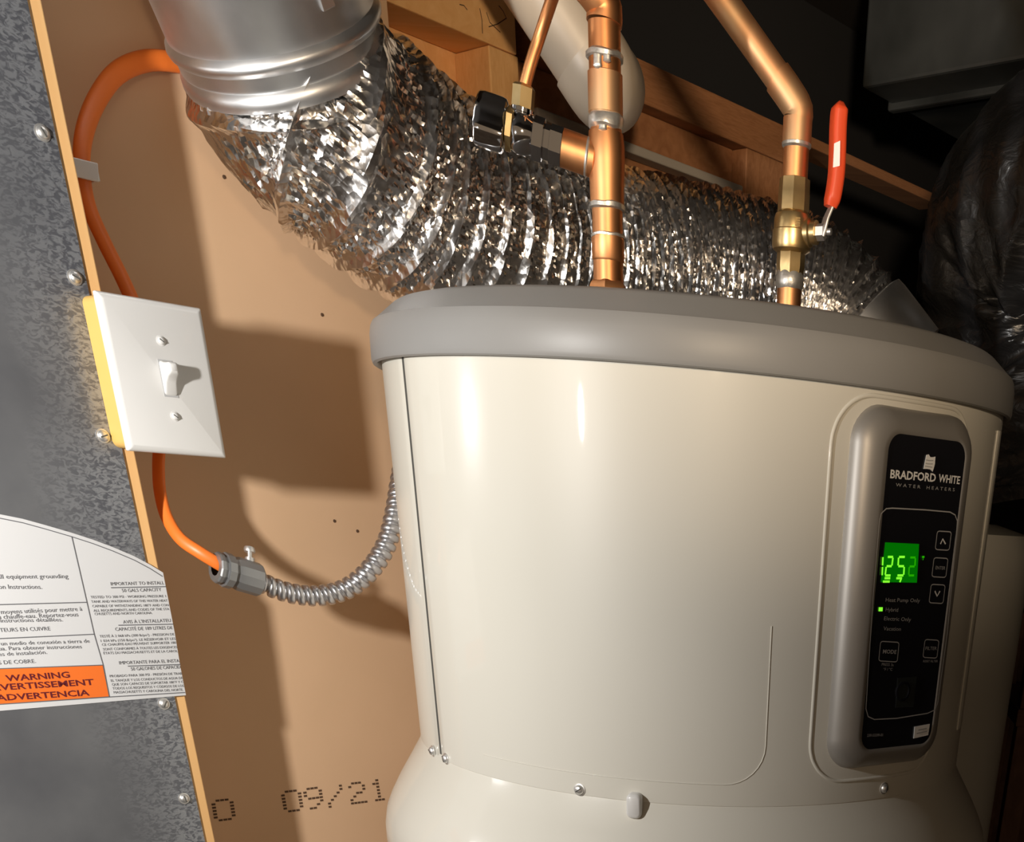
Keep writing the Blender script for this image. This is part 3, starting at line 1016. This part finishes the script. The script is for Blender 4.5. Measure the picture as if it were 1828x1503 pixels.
# service jack and white sticker
poly_plate('service_jack', [onc(*q) + CN * 0.0005 for q in ((1602, 1210), (1636, 1208), (1630, 1262), (1598, 1263))], CN, 0.0003, 'jack_black', bz)
jc = onc(1611, 1234) + CN * 0.0004
lathe('jack_socket', [(0.0085, -0.002), (0.0085, 0.0008), (0.0065, 0.0010), (0.0062, -0.001), (0.00001, -0.001)], jc, CN, 'black_gloss', bz, 20)
stk = poly_plate('white_sticker', [onc(*q) + CN * 0.0007 for q in ((1632, 1297), (1659, 1292), (1656, 1312), (1630, 1318))], CN, 0.0004, 'print_white', bz)
strips('sticker_print', [[(1638, 1303), (1653, 1300)], [(1635, 1309), (1654, 1305)]], onc, 0.0010, 'print_grey', bz, 0.0010, CN)
# folded right-hand flange and the dark joint of the shroud
shell('right_flange', 73.5, 77.0, 0.280, HR + 0.0022, ZS + 0.045, ZL - 0.012, 'cream', 6)

# ================================================================== round metal duct + silver flexible duct
RC = 0.0825
K1 = onm(500, 74, 1.070)                    # centre of the pipe's lower rim
view = ray(488, 36).normalized()
axis = Vector((-0.10, -0.55, 0.83)).normalized()
md = thing('round_metal_duct', K1, 'smooth shiny galvanised round duct at the top left', 'duct')
lathe('pipe', [(RC - 0.003, -0.004), (RC - 0.001, -0.005), (RC, -0.003), (RC, 0.40)], K1, axis, 'galvanised', md, 96)
lathe('rolled_bead', [(RC - 0.0005, 0.004), (RC + 0.003, 0.0075), (RC + 0.0038, 0.010), (RC + 0.003, 0.0125), (RC - 0.0005, 0.016)], K1, axis, 'galvanised', md, 96, sharp=80)
lathe('end_collar', [(RC - 0.001, -0.004), (RC + 0.0022, -0.007), (RC + 0.0030, -0.012), (RC + 0.0015, -0.016)], K1, axis, 'galvanised', md, 96, sharp=80)
# lengthwise lock seam
_, u, v = frame_of(axis)
best = max(range(72), key=lambda i: -(u * math.cos(i * math.pi / 36) + v * math.sin(i * math.pi / 36)).dot(view + RT * -0.75))
dr = u * math.cos(best * math.pi / 36) + v * math.sin(best * math.pi / 36)
bm = bmesh.new()
box_axes(bm, K1 + axis * 0.21 + dr * RC, axis, dr, axis.cross(dr), 0.18, 0.0016, 0.006, 0.0007)
bm_obj('lock_seam', bm, 'galvanised', md, smooth=False)

fd = thing('silver_flexible_duct', K1 - axis * 0.05, 'crumpled silver foil flexible duct curving down behind the water heater', 'duct')
ctr = [K1 - axis * 0.012, K1 - axis * 0.038] + [at(*q) for q in ((612, 240, 1.170), (708, 322, 1.215), (840, 396, 1.28), (960, 436, 1.36), (1070, 462, 1.435), (1180, 478, 1.49), (1290, 497, 1.53), (1395, 520, 1.56), (1475, 560, 1.575), (1525, 620, 1.575))]
pth, LD = resample(spline(ctr, 16), 0.0016)


def pitch_at(dist):
    return 0.0235 if dist < 0.16 else max(0.0125, 0.0235 - (dist - 0.16) * 0.030)


phase = [0.0]
for i in range(1, 3000):
    phase.append(phase[-1] + 0.0016 / pitch_at(i * 0.0016))


def foil_r(dist, th, i):
    ph = phase[min(len(phase) - 1, int(dist / 0.0016))] - th / (2 * math.pi)
    f = ph % 1.0
    e = min(f, 1 - f)                           # 0 on the wire
    ridge = math.exp(-(e / 0.075) ** 2)
    sag = math.sin(math.pi * f)
    k = int(ph)
    # crumple: cellular folds between the wires
    q = Vector((math.cos(th) * 6.5 + k * 3.7, math.sin(th) * 6.5, f * 1.5 + k * 1.9))
    c1_ = noise.voronoi(q * 2.8)[0]
    cr = (c1_[1] - c1_[0])
    n1_ = noise.noise(q * 3.3)
    fade = min(1.0, dist / 0.010)
    base = (RC + 0.0035) * (1.0 if dist < 0.12 else max(0.92, 1.0 - (dist - 0.12) * 0.6)) - 0.004 * (1 - fade)
    amp = 1.35 if dist < 0.15 else max(0.40, 1.35 - (dist - 0.15) * 2.2)
    return base + fade * ((0.0016 + 0.0028 * amp) * ridge - 0.0040 * sag + sag * amp * (0.0030 * (cr - 0.35) + 0.0022 * n1_ + 0.0020 * noise.noise(q * 9.0) + 0.0010 * noise.noise(q * 19.0)))


tube('foil_skin', pth, foil_r, 'foil', fd, 220, caps=False, sharp=28)
e0, e1 = pth[-1], (pth[-1] - pth[-4]).normalized()
lathe('end_collar', [(RC - 0.004, -0.012), (RC + 0.001, -0.010), (RC + 0.002, 0.0), (RC + 0.002, 0.06)], e0, e1, 'galvanised', fd, 48)

# ================================================================== copper riser on the left with its tee
LY = 1.05
lr = 0.0118
P0 = at(1083, 300, LY)


def on_pipe(y, P, x=None):
    """point of the vertical line through P at image row y"""
    lo_, hi_ = -0.3, 0.9
    for _ in range(40):
        mid = (lo_ + hi_) / 2
        q = Vector((P.x, P.y, EYE + mid)) - CAMP
        yy = PPY - F_PX * q.dot(UP) / q.dot(FW)
        if yy > y:
            lo_ = mid
        else:
            hi_ = mid
    return Vector((P.x, P.y, EYE + (lo_ + hi_) / 2))


cr_ = thing('copper_riser', Vector((P0.x, P0.y, EYE + 0.125)), 'vertical copper pipe with a tee rising from the grey lid beside the chrome valve', 'pipe')
zb = EYE + 0.1235
t1 = on_pipe(42, P0)
elb = [t1, at(1078, 12, LY), at(1058, -22, LY - 0.005), at(1020, -62, LY - 0.01), at(985, -95, LY - 0.01)]
zz = lambda y: on_pipe(y, P0).z - zb
base = Vector((P0.x, P0.y, zb))
lathe('pipe', [(lr, 0), (lr, t1.z - zb)], base, Z, 'copper', cr_, 40)
tube('elbow', resample(spline(elb, 8), 0.004)[0], lambda d_, th, i: lr + 0.0012, 'copper', cr_, 32)
lathe('coupling', [(lr, zz(206)), (lr + 0.0011, zz(204)), (lr + 0.0011, zz(132)), (lr, zz(130))], base, Z, 'copper_stained', cr_, 40)
lathe('tee_body', [(lr, zz(369)), (lr + 0.0012, zz(366)), (lr + 0.0014, zz(330)), (lr + 0.0022, zz(290)), (lr + 0.0022, zz(262)), (lr + 0.0012, zz(238)), (lr, zz(235))], base, Z, 'copper', cr_, 40)
lathe('lower_fitting', [(lr, zz(468)), (lr + 0.0010, zz(464)), (lr + 0.0010, zz(422)), (lr, zz(420))], base, Z, 'copper', cr_, 40)
lathe('union_nut', [(lr + 0.0045, 0), (lr + 0.0050, 0.002), (lr + 0.0050, 0.012), (lr + 0.0030, 0.017), (lr + 0.001, 0.019)], base, Z, 'copper', cr_, 6, sharp=25)
for y0, y1, g in ((108, 92, 0.0018), (232, 205, 0.0016), (378, 362, 0.0018), (427, 417, 0.0014)):
    h0, h1 = zz(y0), zz(y1)
    vs, fs = lathe_geom([(lr, h0), (lr + g, h0 + 0.2 * (h1 - h0)), (lr + g * 1.05, h0 + 0.7 * (h1 - h0)), (lr, h1)], base, Z, 40)
    vs = [q + (q - Vector((P0.x, P0.y, q.z))) * (0.05 * noise.noise(q * 120)) + Z * (0.0016 * noise.noise(q * 90)) for q in vs]
    mesh_obj('solder_ring', vs, fs, 'solder', cr_)
# frozen solder run under the top ring
for dx, y0, y1, r_ in ((-0.0030, 108, 134, 0.0030), (0.0040, 108, 122, 0.0028), (0.0, 232, 243, 0.003)):
    fr = Vector((dx, -math.sqrt((lr + 0.0008) ** 2 - dx * dx), 0))
    pts = [Vector((P0.x, P0.y, on_pipe(y0 + (y1 - y0) * k / 5, P0).z)) + fr for k in range(6)]
    tube('solder_drip', pts, lambda d_, th, i: r_ * (1.0 if i < 4 else (1.15 if i == 4 else 0.4)), 'solder', cr_, 12, ratio=0.5, hint=Vector((1, 0, 0)))
# branch stub of the tee
BA = at(1080, 291, LY)
BK = at(862, 213, LY - 0.015)
bax = (BK - BA).normalized()
bl = lambda x: ((at(x, 291 + (1080 - x) * -0.358, LY - 0.015 * (1080 - x) / 218)) - BA).dot(bax)
lathe('branch', [(0.0108, -0.004), (0.0108, bl(1062)), (0.0118, bl(1061)), (0.0118, bl(1004)), (0.009, bl(1003))], BA, bax, 'copper', cr_, 36)
lathe('branch_ring', [(0.0118, bl(1051)), (0.0124, bl(1049)), (0.0118, bl(1046))], BA, bax, 'solder', cr_, 36)

# ------------------------------------------------------------------ chrome stop valve
cv = thing('chrome_stop_valve', BA + bax * bl(940), 'small chrome stop valve with an oval knob on the copper tee branch', 'valve')
lathe('compression_nut', [(0.0095, bl(1003.5)), (0.0120, bl(1003)), (0.0120, bl(982)), (0.0108, bl(981)), (0.0108, bl(972)), (0.0135, bl(970)), (0.0135, bl(952)), (0.010, bl(950))], BA, bax, 'chrome', cv, 6, sharp=20)
lathe('body', [(0.0105, bl(953)), (0.0112, bl(948)), (0.0128, bl(940)), (0.0132, bl(926)), (0.0120, bl(918)), (0.0100, bl(912)), (0.0100, bl(905)), (0.006, bl(904)), (0.006, bl(890))], BA, bax, 'chrome', cv, 36)
lathe('packing_nut', [(0.0062, bl(916)), (0.0135, bl(915)), (0.0135, bl(905)), (0.0062, bl(904))], BA, bax, 'brass', cv, 6, sharp=20)
# oval knob: tall slab with fluted edge, turned square to the stem
_, ku, kv = frame_of(bax, UP)
kc = BA + bax * bl(876)
loops = []
for d_, sc in ((bl(903), 0.86), (bl(900), 0.97), (bl(893), 1.0), (bl(862), 1.0), (bl(853), 0.97), (bl(849), 0.85)):
    lpp = []
    for i in range(48):
        th = 2 * math.pi * i / 48
        fl_ = 1 + 0.03 * math.cos(8 * th)
        lpp.append(BA + bax * d_ + (ku * (0.0190 * math.cos(th)) + kv * (0.0125 * math.sin(th))) * (sc * fl_))
    loops.append(lpp)
vs, fs = loft(loops)
mesh_obj('knob', vs, fs, 'chrome', cv, sharp=40)
# outlet upward
OA = BA + bax * bl(930)
ob = at(985, 0, LY - 0.01)
oax = (at(936, 150, LY - 0.012) - OA).normalized()
ol = (at(936, 150, LY - 0.012) - OA).length
lathe('outlet', [(0.0075, 0.004), (0.0078, ol * 0.40), (0.0085, ol * 0.42), (0.0085, ol * 0.50), (0.006, ol * 0.52)], OA, oax, 'chrome', cv, 30)
lathe('brass_nut', [(0.0060, ol * 0.50), (0.0084, ol * 0.51), (0.0084, ol * 0.93), (0.0070, ol * 0.98), (0.0046, ol)], OA, oax, 'brass', cv, 6, sharp=20)
tp = [OA + oax * (ol * 0.9), at(948, 112, LY - 0.012), at(965, 60, LY - 0.012), at(985, 0, LY - 0.022), at(1006, -62, LY - 0.045), at(1025, -120, LY - 0.06)]
ct = tube('thin_copper_tube', resample(spline(tp, 8), 0.004)[0], 0.0042, 'copper', None, 20)
tag(ct, 'thin copper tube rising from the brass nut of the chrome valve', 'pipe')

# ================================================================== right copper pipe, ball valve
RY = 1.20
rr_ = 0.0112
P1 = at(1420, 300, RY)
rp = thing('angled_copper_pipe', Vector((P1.x, P1.y, EYE + 0.125)), 'copper pipe bending up to the left above the brass ball valve', 'pipe')
zz1 = lambda y: on_pipe(y, P1).z - zb
base1 = Vector((P1.x, P1.y, zb))
pa = on_pipe(214, P1)
lathe('riser', [(rr_, zz1(330)), (rr_, pa.z - zb)], base1, Z, 'copper', rp, 40)
bend = [pa, on_pipe(196, P1), at(1409, 168, RY), at(1388, 138, RY)]
tube('bend_fitting', resample(spline(bend, 8), 0.003)[0], lambda d_, th, i: rr_ + 0.0014, 'copper_stained', rp, 36)
lathe('fitting_socket', [(rr_, zz1(258)), (rr_ + 0.0014, zz1(256)), (rr_ + 0.0014, zz1(212))], base1, Z, 'copper_stained', rp, 40)
sl = [at(1391, 142, RY), at(1345, 77, RY), at(1284, -8, RY), at(1220, -96, RY)]
tube('sloping_pipe', resample(spline(sl, 6), 0.01)[0], rr_, 'copper_stained', rp, 36)
h0, h1 = zz1(266), zz1(253)
vs, fs = lathe_geom([(rr_, h0), (rr_ + 0.0016, h0 + 0.3 * (h1 - h0)), (rr_ + 0.0017, h0 + 0.7 * (h1 - h0)), (rr_, h1)], base1, Z, 40)
mesh_obj('solder_ring', vs, fs, 'solder', rp)
lathe('lower_pipe', [(rr_, 0), (rr_, zz1(480))], base1, Z, 'copper', rp, 40)
h0, h1 = zz1(518), zz1(486)
vs, fs = lathe_geom([(rr_, h0), (rr_ + 0.0014, h0 + 0.25 * (h1 - h0)), (rr_ + 0.0016, h0 + 0.7 * (h1 - h0)), (rr_, h1)], base1, Z, 40)
vs = [q + Z * (0.002 * noise.noise(q * 80)) for q in vs]
mesh_obj('solder_ring', vs, fs, 'solder', rp)

bv = thing('brass_ball_valve', on_pipe(420, P1), 'brass ball valve with a red lever on the right copper pipe', 'valve')
lathe('upper_socket', [(rr_, zz1(318)), (0.0135, zz1(320)), (0.0138, zz1(345)), (0.0140, zz1(347)), (0.0140, zz1(378)), (0.0128, zz1(384))], base1, Z, 'brass', bv, 8, sharp=20)
lathe('body', [(0.0128, zz1(378)), (0.0155, zz1(384)), (0.0168, zz1(394)), (0.0170, zz1(412)), (0.0177, zz1(414)), (0.0177, zz1(440)), (0.0168, zz1(447)), (0.0125, zz1(453))], base1, Z, 'brass', bv, 40, sharp=25)
lathe('lower_socket', [(0.0122, zz1(446)), (0.0128, zz1(452)), (0.0128, zz1(478)), (0.0116, zz1(492))], base1, Z, 'brass', bv, 8, sharp=20)
# raised foundry marks on the body
fn = Vector((0.25, -1, 0)).normalized()
for k in range(4):
    q = base1 + Z * zz1(396 + 4.2 * k) + Vector((0.0052, -math.sqrt(0.0170 ** 2 - 0.0052 ** 2), 0))
    bm = bmesh.new()
    box_axes(bm, q, Vector((0.95, 0.31, 0)), Vector((-0.31, 0.95, 0)), Z, 0.0022, 0.0005, 0.0006)
    bm_obj('cast_mark', bm, 'brass', bv, smooth=False)
# stem, nut and lever
SA = on_pipe(418, P1)
SB = at(1474, 414, RY - 0.012)
sax = (SB - SA).normalized()
sL = (SB - SA).length
lathe('stem_boss', [(0.0105, sL * 0.20), (0.0105, sL * 0.56), (0.0088, sL * 0.60), (0.0088, sL * 0.74), (0.004, sL * 0.75)], SA, sax, 'brass', bv, 28)
lathe('stem_nut', [(0.0030, sL * 0.74), (0.0062, sL * 0.75), (0.0062, sL * 0.97), (0.0030, sL)], SA, sax, 'steel', bv, 6, sharp=20)
lathe('stem_end', [(0.0026, sL * 0.98), (0.0026, sL * 1.16), (0.00001, sL * 1.18)], SA, sax, 'steel', bv, 14)


def strap(name, pts, wdir, hw, ht_, material, parent, bev):
    """flat bar swept through pts; wdir is its wide direction"""
    loops_ = []
    for i, q in enumerate(pts):
        t = (pts[min(i + 1, len(pts) - 1)] - pts[max(i - 1, 0)]).normalized()
        n__ = t.cross(wdir).normalized()
        wd = n__.cross(t).normalized()
        w_i = hw[i] if isinstance(hw, list) else hw
        t_i = ht_[i] if isinstance(ht_, list) else ht_
        loops_.append([q + wd * a + n__ * b_ for a, b_ in rrect(w_i, t_i, min(w_i, t_i) * bev, 3)])
    vs_, fs_ = loft(loops_)
    return mesh_obj(name, vs_, fs_, material, parent, sharp=50)


wd = Vector((0.35, -0.93, 0.0)).normalized()
lev = [at(*q, RY - 0.010) for q in ((1467, 423), (1470, 408), (1475, 390), (1483, 372), (1488, 356))]
strap('lever_bar', lev, wd, [0.0060, 0.0075, 0.0070, 0.0060, 0.0060], 0.0013, 'steel', bv, 0.6)
gp = spline([at(*q, RY - 0.010) for q in ((1482, 370), (1488, 345), (1493, 310), (1495, 270), (1496, 230), (1498, 200), (1501, 182))], 4)
ng = len(gp)
gh = [0.0085 * min(1.0, 0.75 + 0.1 * i, 0.35 + 0.22 * (ng - 1 - i)) for i in range(ng)]
gt = [0.0060 * min(1.0, 0.8 + 0.1 * i, 0.35 + 0.2 * (ng - 1 - i)) for i in range(ng)]
grip = strap('red_grip', gp, wd, gh, gt, 'red_grip', bv, 0.55)
gq = lambda x, y: at(x, y, RY - 0.010 - 0.0094)
poly_plate('grip_sticker', [gq(*q) for q in ((1489, 256), (1500, 251), (1499, 296), (1487, 299))], -ray(1495, 275), 0.0006, 'print_white', bv)

# ================================================================== white drain pipe behind the copper riser
pv = thing('white_drain_pipe', at(1085, 150, 1.36), 'thick off-white plastic pipe slanting down behind the copper riser', 'pipe')
pp = [at(900, -130, 1.33), at(950, -50, 1.335), at(1005, 35, 1.345), at(1050, 105, 1.355), at(1062, 124, 1.357)]
tube('pipe', resample(spline(pp, 8), 0.006)[0], 0.0345, 'pvc', pv, 40)
pe = [at(1046, 98, 1.354), at(1066, 130, 1.358), at(1076, 146, 1.375), at(1082, 152, 1.40), at(1086, 154, 1.44)]
tube('elbow', resample(spline(pe, 10), 0.004)[0], lambda d_, th, i: 0.0375, 'pvc', pv, 40)

# ================================================================== dark trunk duct at the upper right
td = thing('trunk_duct', wp(2.0, 0.9, 0.47), 'large dark metal air duct box under the ceiling at the upper right', 'duct')
wall_box('duct_box', 1.55, 2.65, 0.05, 1.20, 0.505, 0.655, 'trunk_metal', td, 0.004)
for k in range(4):
    wall_box('joint_rib', 1.62 + 0.27 * k, 1.635 + 0.27 * k, 0.045, 1.205, 0.497, 0.657, 'trunk_metal', td, 0.003)

# ================================================================== black wrapped duct at the right
bd = thing('black_wrapped_duct', at(1860, 900, 1.62), 'insulated duct wrapped in wrinkled black plastic film behind the heater at the right', 'duct')
bc = [at(*q) for q in ((2200, 420, 1.56), (2050, 350, 1.58), (1925, 385, 1.61), (1850, 470, 1.66), (1855, 600, 1.67), (1885, 720, 1.66), (1905, 820, 1.66), (1908, 870, 1.66))]
pth, LB = resample(spline(bc, 16), 0.0035)


def bag_r(dist, th, i):
    cx_, sx_ = math.cos(th), math.sin(th)
    d9 = dist * 9.0
    w1 = noise.noise(Vector((cx_ * 2.0 + d9 * 0.4, sx_ * 2.0, d9 * 0.5)))
    # slanting folds: long along one diagonal, short across it
    u_ = th * 1.6 - d9 * 0.55
    v_ = th * 0.5 + d9 * 1.9
    w2 = noise.noise(Vector((u_ * 0.55, v_ * 1.35, 3 + 0.4 * w1)))
    w3 = noise.noise(Vector((u_ * 0.9, v_ * 3.4, 9 + 0.8 * w1)))
    w4 = noise.noise(Vector((u_ * 2.2, v_ * 7.5, 5)))
    waist = 1 - 0.10 * math.exp(-((dist - 0.34) / 0.07) ** 2)
    return 0.140 * waist + 0.014 * w1 + 0.018 * (0.35 - abs(w2)) + 0.011 * (0.35 - abs(w3)) + 0.004 * (0.3 - abs(w4))


tube('film_wrap', pth, bag_r, 'black_film', bd, 150, sharp=50)

# ================================================================== cream storage tank behind, far right
az_ = math.radians(9.0)
dist_, rt_ = 1.86, 0.20
half = math.asin(rt_ / dist_)
ca_ = az_ - half
tk = thing('cream_storage_tank', Vector((math.sin(ca_) * dist_, math.cos(ca_) * dist_, 0)), 'dim cream cylindrical tank behind the right side of the water heater', 'tank')
lathe('tank_shell', [(0.00001, 0.01), (rt_ - 0.02, 0.01), (rt_, 0.04), (rt_, EYE - 0.05), (rt_ - 0.01, EYE - 0.025), (rt_ - 0.06, EYE - 0.013), (0.00001, EYE - 0.01)], Vector((math.sin(ca_) * dist_, math.cos(ca_) * dist_, 0)), Z, 'cream', tk, 96)
lathe('seam_band', [(rt_ - 0.001, 0), (rt_ + 0.0015, 0.002), (rt_ + 0.0015, 0.010), (rt_ - 0.001, 0.012)], Vector((math.sin(ca_) * dist_, math.cos(ca_) * dist_, EYE - 0.72)), Z, 'cream', tk, 96)

# dim wooden shelving at the far right
shf = thing('wooden_shelf', Vector((0.56, 2.35, 0)), 'dark wooden shelving in the shadow at the far right', 'shelf')
for k, z in enumerate((0.25, 0.68, 1.08)):
    bm = bmesh.new()
    box_axes(bm, Vector((0.72, 2.35, z)), Vector((1, 0, 0)), Vector((0, 1, 0)), Z, 0.36, 0.20, 0.016, 0.002)
    bm_obj('shelf_board', bm, 'shelf_wood', shf, smooth=False)
for sx_ in (0.385, 1.055):
    for sy_ in (2.18, 2.52):
        bm = bmesh.new()
        box_axes(bm, Vector((sx_, sy_, 0.62)), Vector((1, 0, 0)), Vector((0, 1, 0)), Z, 0.02, 0.02, 0.62, 0.002)
        bm_obj('upright', bm, 'shelf_wood', shf, smooth=False)
bm = bmesh.new()
box_axes(bm, Vector((0.72, 2.553, 0.62)), Vector((1, 0, 0)), Vector((0, 1, 0)), Z, 0.36, 0.006, 0.60, 0.001)
bm_obj('back_board', bm, 'shelf_wood', shf, smooth=False)
